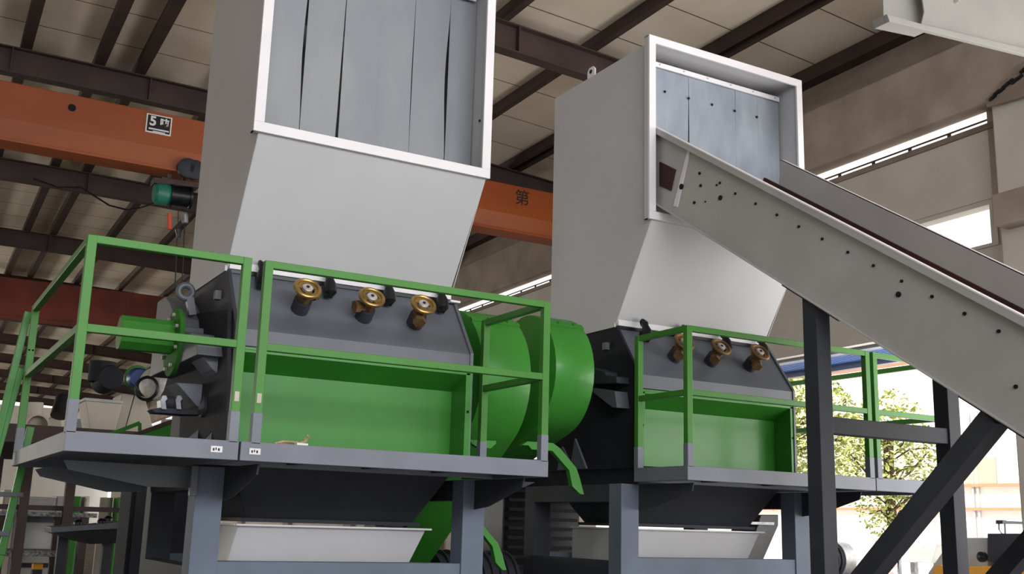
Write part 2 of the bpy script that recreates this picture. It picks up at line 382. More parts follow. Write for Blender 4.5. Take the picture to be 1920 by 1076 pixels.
def clamp(root, x, T):
    p = Vector((x, 6.98, 3.03)) + T; n = Vector((0, -.80, .60)); t = Vector((0, .6, .8)).normalized()
    bm = B(); beam(bm, p - t*.05 + n*.02, p + t*.05 + n*.02, .06, .035, n); obj('toggle_clamp', bm, BLACK, root, bevel=.004)
    bm = B(); lathe(bm, p + n*.03 - t*.05 + Vector((.01, 0, 0)), t + n*.35, [(0, .022), (.02, .042), (.08, .046), (.13, .028), (.16, .03), (.185, .014)], 14)
    ring(bm, p + n*.075 + t*.11, (1, 0, .3), .027, .011, 16, 8)
    obj('clamp_handle', bm, BLACK, root, smooth=True)
def machine(T, v, label):
    T = Vector(T); root = thing('granulator', Vector((2.69, 7.5, 0)) + T, label, 'machine', None)
    def bx(name, x0, x1, y0, y1, z0, z1, m, bevel=0, parent=None):
        return obj(name, box(B(), x0+T.x, x1+T.x, y0+T.y, y1+T.y, z0+T.z, z1+T.z), m, parent or root, bevel)
    def pr(name, pts, ax, a0, a1, m, bevel=0, parent=None):
        i = {'x': (T.y, T.z, T.x), 'y': (T.x, T.z, T.y), 'z': (T.x, T.y, T.z)}[ax]
        return obj(name, prism(B(), [(p[0]+i[0], p[1]+i[1]) for p in pts], ax, a0+i[2], a1+i[2]), m, parent or root, bevel)
    V = lambda *a: Vector(a) + T
    # chamber
    body = pr('body', [(6.98, 1.93), (6.98, 2.54), (6.75, 2.57), (6.75, 2.68), (7.06, 3.10), (7.96, 3.10), (8.25, 2.68), (8.25, 1.93)], 'x', 1.85, 3.53, GREY, .006)
    outl = [(6.74, 1.93), (6.74, 2.69), (7.05, 3.12), (7.97, 3.12), (8.27, 2.69), (8.27, 1.93)]
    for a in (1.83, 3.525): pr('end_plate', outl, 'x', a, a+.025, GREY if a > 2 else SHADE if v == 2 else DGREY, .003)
    obj('lower_hopper', hexa(B(), [V(2.1, 7.1, 1.5), V(3.3, 7.1, 1.5), V(3.3, 7.9, 1.5), V(2.1, 7.9, 1.5)], [V(1.86, 6.78, 1.95), V(3.52, 6.78, 1.95), V(3.52, 8.25, 1.95), V(1.86, 8.25, 1.95)]), DGREY, root, .004)
    bx('floor_flange', 2.06, 3.34, 7.06, 7.94, 1.475, 1.5, DGREY)
    obj('discharge_tray', hexa(B(), [V(1.97, 7.16, 1.0), V(3.2, 7.16, 1.0), V(3.2, 7.9, 1.0), V(1.97, 7.9, 1.0)], [V(2.04, 7.05, 1.45), V(3.38, 7.05, 1.45), V(3.38, 8.0, 1.45), V(2.04, 8.0, 1.45)]), HOP, root, .004)
    bm = B()
    for (p, q) in (((2.02, 7.03, 1.455), (3.41, 7.03, 1.455)), ((3.40, 7.03, 1.455), (3.40, 8.0, 1.455)), ((2.03, 7.03, 1.455), (2.03, 8.0, 1.455))):
        beam(bm, V(*p), V(*q), .035, .012)
    obj('tray_rim', bm, FRM, root)
    # green access door: an open fronted box
    dr = bx('access_door', 1.9, 3.50, 6.955, 6.975, 1.96, 2.54, GREEN)
    yf = 6.735 if v == 1 else 6.75
    z1, z0 = 2.565, 1.96
    bx('door_frame_top', 1.86, 3.54, yf, 6.975, z1-.02, z1, GREEN, .003, dr)
    pr('door_soffit', [(yf, z1-.02), (yf, z1-.035), (6.965, 2.425), (6.965, 2.44), (6.975, z1-.02)], 'x', 1.875, 3.525, GREEN, 0, dr)
    for a in (1.86, 3.495): bx('door_frame_side', a, a+.045, yf, 6.975, z0, z1-.02, GREEN, .003, dr)
    for a, zz in ((1.882, 2.27), (3.517, 2.27), (1.882, 2.5)):
        bm = B(); cyl(bm, V(a, yf-.003, zz), V(a, yf+.003, zz), .010, 10); obj('bolt_hole', bm, HOLE, dr)
    # weld seam across cover
    bx('fold_line', 1.86, 3.52, 6.747, 6.752, 2.575, 2.58, EDGE)
    # hopper
    hx0, hx1, yb = 1.83, 3.505, 8.10
    zt, zb_, ym, yt = 5.52, 3.955, 6.56, 7.06
    bm = B()
    def quad(*ps): bm.faces.new([bm.verts.new(V(*p)) for p in ps])
    for X in (hx0, hx1):
        quad((X, ym, zb_), (X, ym, zt), (X, yb, zt), (X, yb, 3.14), (X, yt, 3.14))
    quad((hx0, ym, zt), (hx1, ym, zt), (hx1, yb, zt), (hx0, yb, zt))
    quad((hx0, yb, 3.14), (hx1, yb, 3.14), (hx1, yb, zt), (hx0, yb, zt))
    quad((hx0, ym, zb_), (hx1, ym, zb_), (hx1-.02, yt, 3.14), (hx0, yt, 3.14))
    hop = obj('hopper', bm, HOP, root); sm = hop.modifiers.new('t', 'SOLIDIFY'); sm.thickness = .006; sm.offset = 0
    fx0, fx1, fz0, fz1 = 1.785, 3.525, 3.935, 5.56; fw = .068; fy0, fy1 = 6.535, 6.555
    if v == 2: fx0 += .0; fx1 += .02
    for (a0, a1, c0, c1) in ((fx0, fx1, fz0, fz0+fw), (fx0, fx1, fz1-fw, fz1), (fx0, fx0+fw, fz0+fw, fz1-fw), (fx1-fw, fx1, fz0+fw, fz1-fw)):
        bx('mouth_frame', a0, a1, fy0, fy1, c0, c1, FRM, .002, hop)
    for (a0, a1, c0, c1) in ((fx0, fx1, fz0, fz0+.008), (fx0, fx1, fz1-.008, fz1), (fx0, fx0+.008, fz0, fz1), (fx1-.008, fx1, fz0, fz1)):
        bx('frame_return', a0, a1, fy1-.001, fy1+.05, c0, c1, HOP, 0, hop)
    # flange and base of hopper
    bx('hopper_flange', 1.84, 3.50, 7.035, 7.075, 3.125, 3.175, FRM, .002)
    bx('flange_gap', 1.84, 3.54, 7.05, 7.07, 3.10, 3.125, BLACK)  # black strip drawn for the dark gap line under the flange
    bx('hopper_flange', 1.815, 1.835, 7.06, 8.0, 3.11, 3.15, HOP, .002)
    if v == 1:
        bx('flange_tongue', 3.48, 3.56, 7.0, 7.05, 3.10, 3.115, FRM)
    # curtain
    if v == 1:
        edges = [1.86, 2.175, 2.455, 2.99, 3.285, 3.50]; edges = [1.86, 2.172, 2.45, 2.72, 2.99, 3.28, 3.50]
        cy0, cz0, cz1 = 6.80, 4.02, 5.46
    else:
        edges = [1.87, 2.135, 2.405, 2.675, 2.945, 3.215, 3.48]; cy0, cz0, cz1 = 6.78, 4.56, 5.44
    for k in range(6):
        bm = B(); x0, x1 = edges[k], edges[k+1]; n, mrow = 6, 14; grid = []
        ph = rnd.uniform(0, 6); amp = .012 if v == 1 else .008
        lean = [(.004, .02), (.022, .004), (.0, .0), (.0, .006), (.006, .026), (.006, 0)][k]
        for j in range(mrow+1):
            f = j/mrow; z = cz1 + (cz0-cz1)*f; row = []
            gl = 0; gr = lean[0]*f**2 + (lean[1]*math.sin(f*math.pi)**2 if v == 1 else 0)
            for i in range(n+1):
                g_ = i/n; x = x0 + .001 + (x1-gr-.002-x0)*g_
                y = cy0 + (k % 2)*.003 + amp*.35*math.sin(g_*math.pi*1.0 + ph*.2)*f + .004*math.sin(f*4+ph)*(g_-.5)
                row.append(bm.verts.new(V(x, y, z)))
            grid.append(row)
        for j in range(mrow):
            for i in range(n): bm.faces.new((grid[j][i], grid[j][i+1], grid[j+1][i+1], grid[j+1][i]))
        cs = obj('curtain_strip', bm, STRIP if v == 1 else STRIP2, hop)
        sd = cs.modifiers.new('t', 'SOLIDIFY'); sd.thickness = .004
    bx('curtain_bar', 1.85, 3.47, 6.752, 6.768, 5.405, 5.45, FRM, .002, hop)
    for k in range(6):
        bm = B(); bolt(bm, V(2.06+k*.27, 6.752, 5.43), (0, -1, 0), .007, .008); obj('bolt', bm, STEEL, hop)
    if v == 2:
        for k in range(5):
            bm = B(); cyl(bm, V(2.13+k*.267, 6.772, 5.20), V(2.13+k*.267, 6.765, 5.20), .012, 10); obj('eyelet', bm, HOLE, hop)
    for q in ((3.500, 6.68, 4.42), (3.500, 6.60, 4.25)):
        bm = B(); cyl(bm, V(q[0]-.006, q[1], q[2]), V(*q), .01, 8); obj('bolt_hole', bm, HOLE, hop)
    # lifting lug on top of hopper
    bm = B(); prism(bm, [(7.44+T.y, 5.5+T.z), (7.44+T.y, 5.60+T.z), (7.47+T.y, 5.63+T.z), (7.53+T.y, 5.63+T.z), (7.56+T.y, 5.60+T.z), (7.56+T.y, 5.5+T.z)], 'x', 1.84+T.x, 1.858+T.x)
    lg = obj('lifting_lug', bm, FRM, root, .003)
    bm = B(); cyl(bm, V(1.836, 7.5, 5.585), V(1.862, 7.5, 5.585), .02, 14); obj('lug_hole', bm, HOLE, lg)
    # valves and clamps
    for k, x in enumerate((2.295, 2.755, 3.145) if v == 1 else (2.31, 2.71, 3.15)):
        valve(root, x, ((2.6, -.2, -1.35) if v == 1 else (-1.1, -.95, -1.3))[k], T, v)
    for x in ((2.035, 2.51, 2.955, 3.375) if v == 1 else (2.06, 2.50, 2.94, 3.37)): clamp(root, x, T)
    # left side bearing assembly (profile measured on the end plate)
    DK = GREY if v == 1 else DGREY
    if v == 1:
        st_ = yz(1.83, [(426, 655), (426, 641), (412, 638), (412, 630), (391, 627), (391, 617), (383, 616), (382, 602), (376, 589), (370, 573), (360, 562)])
        st_ = [(max(y_, 6.80), z_) for y_, z_ in st_]
        prof = st_ + [(st_[-1][0]+.25, st_[-1][1]), (8.25, 2.80), (8.25, 2.50), (6.85, 2.50)]
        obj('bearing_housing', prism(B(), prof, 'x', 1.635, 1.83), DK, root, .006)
        ax = (7.5, 2.66)
    else:
        prof = yz(5.08, [(1112, 720), (1157, 718), (1156, 706), (1136, 703), (1134, 697), (1112, 689)])
        prof = [(p_[0], p_[1]) for p_ in prof] + [(8.2, prof[-1][1]), (8.2, prof[0][1])]
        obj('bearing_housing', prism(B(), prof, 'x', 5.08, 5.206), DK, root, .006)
        prof = yz(5.08, [(1112, 727), (1153, 733), (1157, 764), (1148, 764), (1112, 736)])
        obj('gusset', prism(B(), prof, 'x', 5.08, 5.206), GREY, root, .004)
    bm = B(); lathe(bm, V(1.64, *AX), (-1, 0, 0), [(0, .235), (.03, .235), (.035, .22)], 40); fl = obj('housing_flange', bm, GREEN2 if v == 1 else DGREY, root, smooth=True)
    for k in range(8):
        a = k*math.pi/4+.3; bm = B(); bolt(bm, V(1.605, AX[0]+.19*math.cos(a), AX[1]+.19*math.sin(a)), (-1, 0, 0), .013, .018); obj('bolt', bm, STEEL, fl)
    if v == 1:
        bm = B(); lathe(bm, V(1.605, AX[0], AX[1]+.03), (-1, 0, 0), [(0, .118), (.345, .118)], 10); obj('shaft_guard', bm, GREEN, root, .004)
        c0 = on('y', 7.55, 348, 547)
        bm = B(); ring(bm, Vector((c0.x, 7.55, c0.z)), (0, 1, 0), .047, .023, 28, 10)
        beam(bm, Vector((c0.x+.03, 7.55, c0.z-.04)), Vector((c0.x+.06, 7.55, c0.z-.16)), .05, .05)
        obj('lifting_eye', bm, GREY, root, smooth=True)
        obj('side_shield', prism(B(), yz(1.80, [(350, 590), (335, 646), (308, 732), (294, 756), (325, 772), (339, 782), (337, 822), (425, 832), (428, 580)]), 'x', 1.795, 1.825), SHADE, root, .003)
        for Yg, pl, th in ((6.95, [(368, 654), (434, 659), (432, 688), (412, 703), (398, 692)], .3), (7.3, [(330, 717), (378, 720), (402, 724), (402, 752), (378, 766), (368, 760)], .3)):
            obj('gusset', prism(B(), [(min(p_[0], 1.835), p_[1]) for p_ in xz(Yg, pl)], 'y', Yg, Yg+th), EDGE, root, .006)
        obj('mounting_arm', prism(B(), xz(7.3, [(284, 767), (300, 764), (400, 770), (400, 778), (345, 777), (290, 773)]), 'y', 7.3, 7.45), DGREY, root, .003)
        for q in (303, 331):
            obj('hinge_bracket', prism(B(), xz(7.28, [(q, 767), (q-2, 750), (q+2, 741), (q+9, 741), (q+12, 748), (q+8, 752), (q+10, 768)]), 'y', 7.28, 7.4), GAL, root, .003)
        a_, b_ = on('y', 7.36, 309, 755), on('y', 7.36, 340, 757)
        bm = B(); cyl(bm, a_, b_, .045, 14); obj('hinge_barrel', bm, DGREY, root, smooth=True)
        for Yg, pl in ((6.95, [(384, 826), (420, 796), (430, 790), (432, 829)]), (7.3, [(350, 824), (377, 802), (380, 826)])):
            obj('base_gusset', prism(B(), [(min(p_[0], 1.832), p_[1]) for p_ in xz(Yg, pl)], 'y', Yg, Yg+.02), EDGE, root, .002)
        obj('pipe_stub', cyl(B(), on('y', 7.2, 378, 762), on('y', 7.2, 425, 768), .07, 20), DGREY, root, smooth=True)
    else:
        for (y0, hh) in ((7.25, .26), (7.45, .2)):
            obj('base_gusset', prism(B(), [(y0+.27, 1.975), (y0+.52, 1.975), (y0+.45, 1.975+hh)], 'x', 5.05, 5.07), GREY, root, .002)
    bx('lug_plate', 1.79, 1.83, 7.15, 7.2, 2.93, 2.99, GREY); bx('end_box', 3.55, 3.63, 6.95, 7.1, 2.49, 2.55, GREY, .004)
    # frame
    for a, b_ in ((1.675, 6.75), (3.515, 6.75), (1.70, 8.1), (3.515, 8.1)):
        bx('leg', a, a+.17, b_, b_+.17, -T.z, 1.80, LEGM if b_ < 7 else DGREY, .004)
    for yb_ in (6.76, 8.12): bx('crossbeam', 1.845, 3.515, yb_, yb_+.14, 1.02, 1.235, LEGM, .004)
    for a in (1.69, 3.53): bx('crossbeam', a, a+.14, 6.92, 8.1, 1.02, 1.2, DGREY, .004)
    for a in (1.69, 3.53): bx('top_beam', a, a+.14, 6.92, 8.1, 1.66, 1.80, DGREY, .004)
    for a in (1.846, 3.6):
        bm = B(); prism(bm, [(6.75+T.y, 1.80+T.z), (6.75+T.y, 1.60+T.z), (6.55+T.y, 1.62+T.z), (6.10+T.y, 1.74+T.z), (6.08+T.y, 1.80+T.z)], 'x', a+T.x, a+.012+T.x); obj('deck_bracket', bm, DGREY, root)
    return root, T, V
M1, T1, V1 = machine((0, 0, 0), 1, 'slate grey granulator with green door at left, tall pale hopper with strip curtain above')
M2, T2, V2 = machine((3.375, .27, .045), 2, 'slate grey granulator at right whose pale hopper mouth takes the sloping conveyor')
# belt guards on machine 1
def hull_profile(c1, r1, c2, r2, n=40):
    pts = [(c1[0]+r1*math.cos(2*math.pi*i/n), c1[1]+r1*math.sin(2*math.pi*i/n)) for i in range(n)] + [(c2[0]+r2*math.cos(2*math.pi*i/n), c2[1]+r2*math.sin(2*math.pi*i/n)) for i in range(n)]
    pts = sorted(set(pts)); 
    def half(ps):
        h = []
        for p in ps:
            while len(h) >= 2 and (h[-1][0]-h[-2][0])*(p[1]-h[-2][1]) - (h[-1][1]-h[-2][1])*(p[0]-h[-2][0]) <= 0: h.pop()
            h.append(p)
        return h
    a = half(pts); b = half(pts[::-1]); return a[:-1] + b[:-1]
for (x0, x1, cy_, cz_, r, c2) in ((3.72, 4.14, 7.47, 2.585, .55, (8.75, 1.35)), (4.42, 4.78, 7.50, 2.70, .485, (8.35, 2.2))):
    gd = obj('belt_guard', prism(B(), hull_profile((cy_, cz_), r, c2, .28), 'x', x0, x1), GREEN, M1, .006, smooth=False)
    for p_ in gd.data.polygons: p_.use_smooth = True
    es = gd.modifiers.new('edges', 'EDGE_SPLIT'); es.split_angle = math.radians(35)
    a = math.radians(128); e = Vector((0, math.cos(a), math.sin(a)))
    bm = B(); c_ = Vector((0, cy_, cz_)) + e*(r+.004)
    beam(bm, c_+Vector((x0, 0, 0)), c_+Vector((x1, 0, 0)), .05, .018, e); obj('joint_strip', bm, GREEN, gd, .002)
    for f in (.35, .75): bm = B(); bolt(bm, c_+Vector((x0+(x1-x0)*f, 0, 0)), e, .012, .03); obj('bolt', bm, GREEN, gd)
bm = B(); cyl(bm, (3.55, 7.5, 2.66), (4.86, 7.5, 2.66), .07, 20); obj('shaft', bm, DGREY, M1, smooth=True)
def px_strap(pts, ox, oy, k, Y, name='guard_strap', th=.05):
    P_ = xz(Y, [(ox+x/k, oy+y/k) for x, y in pts]); return obj(name, prism(B(), P_, 'y', Y, Y+th), GREEN, M1, .002)
px_strap([(868, 198), (905, 172), (1080, 183), (1130, 220), (1240, 355), (1262, 420), (1292, 535), (1262, 530), (1212, 480), (1190, 370), (1075, 237), (935, 228), (912, 200)], 740, 780, 3.635, 6.98)
px_strap([(505, 160), (690, 168), (692, 188), (655, 222), (570, 215), (530, 190)], 740, 780, 3.635, 6.98)
px_strap([(590, 720), (640, 790), (705, 865), (735, 945), (762, 1050), (735, 1050), (690, 1000), (668, 890), (590, 790)], 740, 780, 3.635, 6.98)
# motor between the frames
mt = thing('drive_motor', (4.55, 8.6, 0), 'dark ribbed drive motor low down between the two granulators', 'motor')
bm = B(); cyl(bm, (4.2, 8.62, .98), (4.95, 8.62, .98), .27, 36); obj('motor_body', bm, DGREY, mt, smooth=True)
for k in range(9):
    bm = B(); lathe(bm, (4.26+k*.08, 8.62, .98), (1, 0, 0), [(0, .27), (0, .30), (.014, .30), (.014, .27)], 36, cap=False); obj('cooling_fin', bm, DGREY, mt)
obj('motor_stand', box(B(), 4.2, 4.95, 8.3, 8.9, 0, .72), DGREY, mt, .01)
q0, q1 = on('y', 9.3, 945, 910), on('y', 9.3, 1088, 925)
sb = thing('louvred_fill', ((q0.x+q1.x)/2, 9.5, 0), 'dark louvred box added as fill behind the belt guards', 'cabinet')
obj('cabinet_body', box(B(), q0.x, q1.x, 9.3, 9.8, 0, 2.15), BLACK, sb, .01)  # dark box added as fill where bright background showed through
for k in range(9): obj('louvre', box(B(), q0.x+.05, q1.x-.05, 9.27, 9.3, 1.1+k*.09, 1.13+k*.09), DGREY, sb)

# ================================================================== work platforms
def platform(name, x0, x1, y0, y1, zt, rails, sockets, label, decks=None, extra=None):
    """rails: list of polylines of posts (x, y); zt deck top"""
    root = thing(name, ((x0+x1)/2, (y0+y1)/2, zt-.105), label, 'platform')
    for d in (decks or [(x0, x1, y0, y1)]):
        obj('deck', box(B(), d[0]+.02, d[1]-.02, d[2]+.02, d[3]-.02, zt-.03, zt-.006), EDGE, root)
        for (a, b) in (((d[0], d[2]), (d[1], d[2])), ((d[0], d[3]), (d[1], d[3])), ((d[0], d[2]), (d[0], d[3])), ((d[1], d[2]), (d[1], d[3]))):
            xa, xb = min(a[0], b[0]), max(a[0], b[0]); ya, yb = min(a[1], b[1]), max(a[1], b[1])
            if xa == xb: box_ = (xa, xa+.045, ya+.045, yb) if xa == d[0] else (xa-.045, xa, ya+.045, yb)
            else: box_ = (xa, xb, ya, ya+.045) if ya == d[2] else (xa+.045, xb-.045, ya-.045, ya)
            obj('edge_beam', box(B(), *box_, zt-.105, zt), EDGE, root, .003)
        n = max(1, int((d[1]-d[0])/.5))
        for k in range(1, n): xx = d[0]+(d[1]-d[0])*k/n; obj('joist', box(B(), xx-.02, xx+.02, d[2]+.05, d[3]-.05, zt-.085, zt-.03), DGREY, root)
    T_ = .05
    done = []
    for pl in rails:
        for (a, b) in zip(pl, pl[1:]):
            for zz, nm in ((zt+1.03, 'top_rail'), (zt+.545, 'middle_rail')):
                bm = B(); beam(bm, (a[0], a[1], zz), (b[0], b[1], zz), T_-.006, T_-.006); obj(nm, bm, RAIL, root, .003)
        for a in pl:
            if a in done or len(a) > 2: continue
            done.append(a)
            obj('post', box(B(), a[0]-T_/2, a[0]+T_/2, a[1]-T_/2, a[1]+T_/2, zt+.05, zt+1.05), RAIL, root, .003)
            obj('post_socket', box(B(), a[0]-.027, a[0]+.027, a[1]-.027, a[1]+.027, zt-.01, zt+.165), EDGE, root, .003)
    return root
ZP = 1.915
h = .03
PA = platform('work_platform', .80, 1.705, 6.0, 8.5, ZP, [[(.822, 8.42), (.822, 6.027), (1.672, 6.027)]], 0, 'leftmost grey steel platform with green rails, left of the left granulator')
PB = platform('work_platform', 1.717, 3.735, 6.0, 6.70, ZP, [[(1.80, 6.027), (3.705, 6.027), (3.705, 6.86)]], 0, 'grey steel platform with green rails along the front of the left granulator',
              decks=[(1.717, 3.735, 6.0, 6.70), (3.57, 3.735, 6.70, 6.90)])
ZQ = 1.965
PC = platform('work_platform', 5.12, 7.085, 6.29, 6.95, ZQ, [[(5.15, 6.93), (5.15, 6.317), (7.055, 6.317)]], 0, 'grey platform with green rails along the front of the right granulator')
PD = platform('work_platform', 7.095, 7.98, 6.29, 8.5, ZQ, [[(7.145, 6.317), (7.955, 6.317), (7.955, 8.42)]], 0, 'rightmost grey platform with green rails, behind the conveyor leg')
for root, X0, X1, Z in ((PA, 1.55, 1.615, ZP), (PB, 1.765, 1.83, ZP)):
    lp = obj('label_plate', box(B(), X0, X1, 5.994, 6.0, Z-.07, Z-.034), FRM, root, .004)
    for k, (dx, wd_) in enumerate(((.012, .008), (.026, .006), (.040, .009))):
        obj('worn_mark', box(B(), X0+dx, X0+dx+wd_, 5.992, 5.994, Z-.060+(k % 2)*.004, Z-.046+(k % 2)*.003), INK, lp)
for root, X in ((PA, 1.672), (PB, 1.80)):
    obj('paper_tag', box(B(), X-.014, X+.012, 5.998, 6.0045, ZP+.22, ZP+.275), CREAM, root)
for X in ((.822, 8.42),):
    for zz in (.72, ): 
        for dx in (-.012, .012):
            bm = B(); cyl(bm, (X[0]+dx, X[1]-.025, ZP+zz), (X[0]+dx, X[1]-.02, ZP+zz), .007, 8); obj('bolt_hole', bm, HOLE, PA)
# cantilever bracket plates under the left platform and at frame ends
for (pl, Y, rt) in (([(120, 862), (355, 876), (357, 915), (275, 912), (128, 880)], 6.86, PA), ([(66, 880), (90, 868), (340, 880), (340, 925), (200, 922), (75, 893)], 8.2, PA)):
    P_ = xz(Y, pl); P_ = [(min(x, 1.664), min(z, 1.808)) for x, z in P_]; obj('bracket_plate', prism(B(), P_, 'y', Y, Y+.012), GREY, rt)
P_ = xz(6.76, [(905, 880), (1005, 886), (1004, 904), (960, 923), (905, 928)]); P_ = [(max(x, 3.69), min(z, 1.808)) for x, z in P_]; obj('bracket_plate', prism(B(), P_, 'y', 6.76, 6.772), DGREY, PB)
obj('angle_cleat', box(B(), 1.63, 1.672, 6.70, 6.745, 1.62, 1.80), GREY, PA, .003)
# ladder at the left platform
ld = thing('access_ladder', (.72, 8.55, 0), 'green steep ladder descending behind the leftmost platform', 'ladder')
for (a, b) in (((53, 585), (-45, 985)), ((58, 800), (2, 1040))):
    bm = B(); beam(bm, on('y', 8.55, *a), on('y', 8.55, *b), .05, .05); obj('hand_rail' if a[1] < 700 else 'stringer', bm, GREEN, ld, .004)
bm = B(); beam(bm, on('y', 8.55, 40, 690), on('y', 8.55, -20, 905), .045, .045); obj('hand_rail', bm, GREEN, ld, .004)
a = on('y', 8.55, 2, 1040); bm = B(); beam(bm, a, (a.x-.28, 8.55, 0), .05, .05); obj('stringer', bm, GREEN, ld, .004)
for k in range(6):
    z = .25 + k*.27; obj('rung', box(B(), .40+k*.06, .60+k*.06, 8.5, 8.75, z, z+.03), GREY, ld)
# dry rope scrap on the deck
bm = B(); pts = xz(6.08, [(515, 833), (530, 829), (548, 830), (560, 833), (572, 829), (581, 821), (575, 817)])
tube(bm, [(x, 6.08, z+.004) for x, z in pts], .007, 6); pts = xz(6.09, [(520, 834), (540, 831), (556, 829), (570, 833)]); tube(bm, [(x, 6.09, max(z, ZP+.006)) for x, z in pts], .006, 6)
pts = xz(6.08, [(572, 829), (571, 820)]); tube(bm, [(x, 6.08, z) for x, z in pts], .006, 6)
tag(obj('rope_scrap', bm, WEED), 'frayed tan rope scrap lying on the deck before the green door', 'rope')
bm = B(); beam(bm, (2.05, 6.05, ZP+.008), (2.12, 6.06, ZP+.008), .03, .012); tag(obj('paper_scrap', bm, FRM), 'crumpled white scrap beside the tan rope on the platform', 'litter')

# ================================================================== sloping conveyor into the right hopper
SL = .652
cv = thing('belt_conveyor', (5.95, 4.5, 0), 'long pale grey conveyor sloping down from the right hopper mouth towards the camera', 'conveyor')
YT, YB = 7.0, 1.6
def ztop(y): return 4.79 - SL*(6.82-y)
def zbot(y): return ztop(y) - (.677 - .0)
for X, nm in ((5.28, 'side_panel'), (6.62, 'side_panel')):
    yt_ = YT if X < 6 else 6.79
    bm = B(); prism(bm, [(yt_, ztop(yt_)), (yt_+(0 if X < 6 else .1), zbot(yt_)), (YB, zbot(YB)), (YB, ztop(YB))], 'x', X-.003, X+.003); obj(nm, bm, CONV, cv)
    sgn = -1 if X < 6 else 1
    bm = B(); beam(bm, (X+sgn*.022, yt_, ztop(yt_)-.004), (X+sgn*.022, YB, ztop(YB)-.004), .05, .008); obj('top_lip', bm, FRM, cv)
    bm = B(); beam(bm, (X+sgn*.043, yt_, ztop(yt_)-.03), (X+sgn*.043, YB, ztop(YB)-.03), .006, .05); obj('lip_edge', bm, CONV, cv)
    bm = B(); beam(bm, (X+sgn*.02, YT, zbot(YT)), (X+sgn*.02, YB, zbot(YB)), .04, .006); obj('bottom_lip', bm, CONV, cv)
bm = B(); prism(bm, [(YT, zbot(YT)+.02), (YT, zbot(YT)), (YB, zbot(YB)), (YB, zbot(YB)+.02)], 'x', 5.285, 6.615); obj('bottom_plate', bm, CONV, cv)
bm = B(); prism(bm, [(YT-.1, ztop(YT-.1)-.335), (YT-.1, ztop(YT-.1)-.35), (YB, ztop(YB)-.35), (YB, ztop(YB)-.335)], 'x', 5.33, 6.57); obj('belt', bm, BELT, cv)
bm = B(); beam(bm, (6.60, YT, ztop(YT)-.29), (6.60, YB, ztop(YB)-.29), .025, .07); obj('dark_gap_strip', bm, BELT, cv)  # dark strip standing in for the shadowed slit and belt edge
bm = B(); prism(bm, [(p[0], p[1]) for p in yz(5.27, [(1291, 274), (1296, 272), (1270, 388), (1262, 386)])], 'x', 5.27, 5.276); obj('cover_seam', bm, FRM, cv)
bm = B(); prism(bm, [(p[0], p[1]) for p in yz(5.27, [(1237, 303), (1267, 318), (1262, 340), (1258, 358), (1237, 348)])], 'x', 5.268, 5.275); obj('inspection_opening', bm, BELT, cv)
for q, r in (((1312, 325), .012), ((1350, 343), .010), ((1344, 347), .008), ((1314, 348), .012), ((1278, 350), .024), ((1302, 380), .012), ((1323, 378), .006), ((1351, 371), .020), ((1379, 363), .010),
             ((1417, 382), .010), ((1457, 403), .010), ((1498, 425), .010), ((1542, 448), .010), ((1590, 473), .010), ((1638, 498), .010), ((1691, 527), .010), ((1685, 552), .018), ((1748, 556), .011), ((1809, 588), .011), ((1873, 621), .011), ((1905, 725), .012)):
    p = on('x', 5.275, *q); bm = B(); cyl(bm, (5.268, p.y, p.z), (5.279, p.y, p.z), r, 12); obj('bolt_hole' if r < .015 else 'bolt', bm, HOLE, cv)
def leg(X, Y, w_=.125):
    zt = zbot(Y)-.01; bm = B(); prism(bm, [(Y-w_/2, 0), (Y+w_/2, 0), (Y+w_/2, zbot(Y+w_/2)), (Y-w_/2, zbot(Y-w_/2))], 'x', X-w_/2, X+w_/2); return obj('leg', bm, DGREY, cv, .004)
for X in (5.33, 6.60):
    leg(X, 5.18)
    bm = B(); beam(bm, (X, 4.93, zbot(4.93)-.012), (X, 5.43, zbot(5.43)-.012), .12, .02); obj('foot_plate', bm, DGREY, cv)
    bm = B(); beam(bm, (X, 3.86, zbot(3.86)-.02), (X, 5.10, zbot(3.86)-.02-1.16), .12, .13, (1, 0, 0)); obj('brace', bm, DGREY, cv, .004)
    bm = B(); beam(bm, (X, 3.65, zbot(3.65)-.012), (X, 4.05, zbot(4.05)-.012), .12, .02); obj('foot_plate', bm, DGREY, cv)
bm = B(); beam(bm, (5.39, 5.18, 2.205), (6.54, 5.18, 2.205), .1, .11); obj('cross_member', bm, DGREY, cv, .004)
# conveyor end at the top right corner
tc_ = thing('feed_conveyor', on('y', 5, 1760, 60), 'pale grey conveyor section hanging in at the top right corner', 'conveyor')
bm = B(); P_ = xz(5.0, [(1728, -12), (1733, 22), (1728, 44), (1718, 52), (1745, 58), (1940, 106), (1940, -60), (1720, -60)]); obj('side_panel', prism(B(), P_, 'y', 5.0, 5.01), CONV2, tc_)
P_ = xz(5.0, [(1655, 30), (1660, 44), (1940, 112), (1940, 100), (1725, 50)]); obj('bottom_flange', prism(B(), P_, 'y', 4.96, 5.0), CONV2, tc_, .003)
P_ = xz(5.1, [(1655, -40), (1657, 42), (1745, 62), (1750, -40)]); obj('rear_panel', prism(B(), P_, 'y', 5.10, 5.11), CONV2, tc_)
P_ = xz(5.0, [(1655, 30), (1660, 44), (1735, 60), (1735, 50)]); obj('bottom_plate', prism(B(), P_, 'y', 5.0, 5.1), CONV2, tc_)
p = on('y', 4.99, 1793, 3); bm = B(); cyl(bm, (p.x, 4.96, p.z), (p.x, 5.0, p.z), .018, 6); obj('bolt', bm, STEEL, tc_)

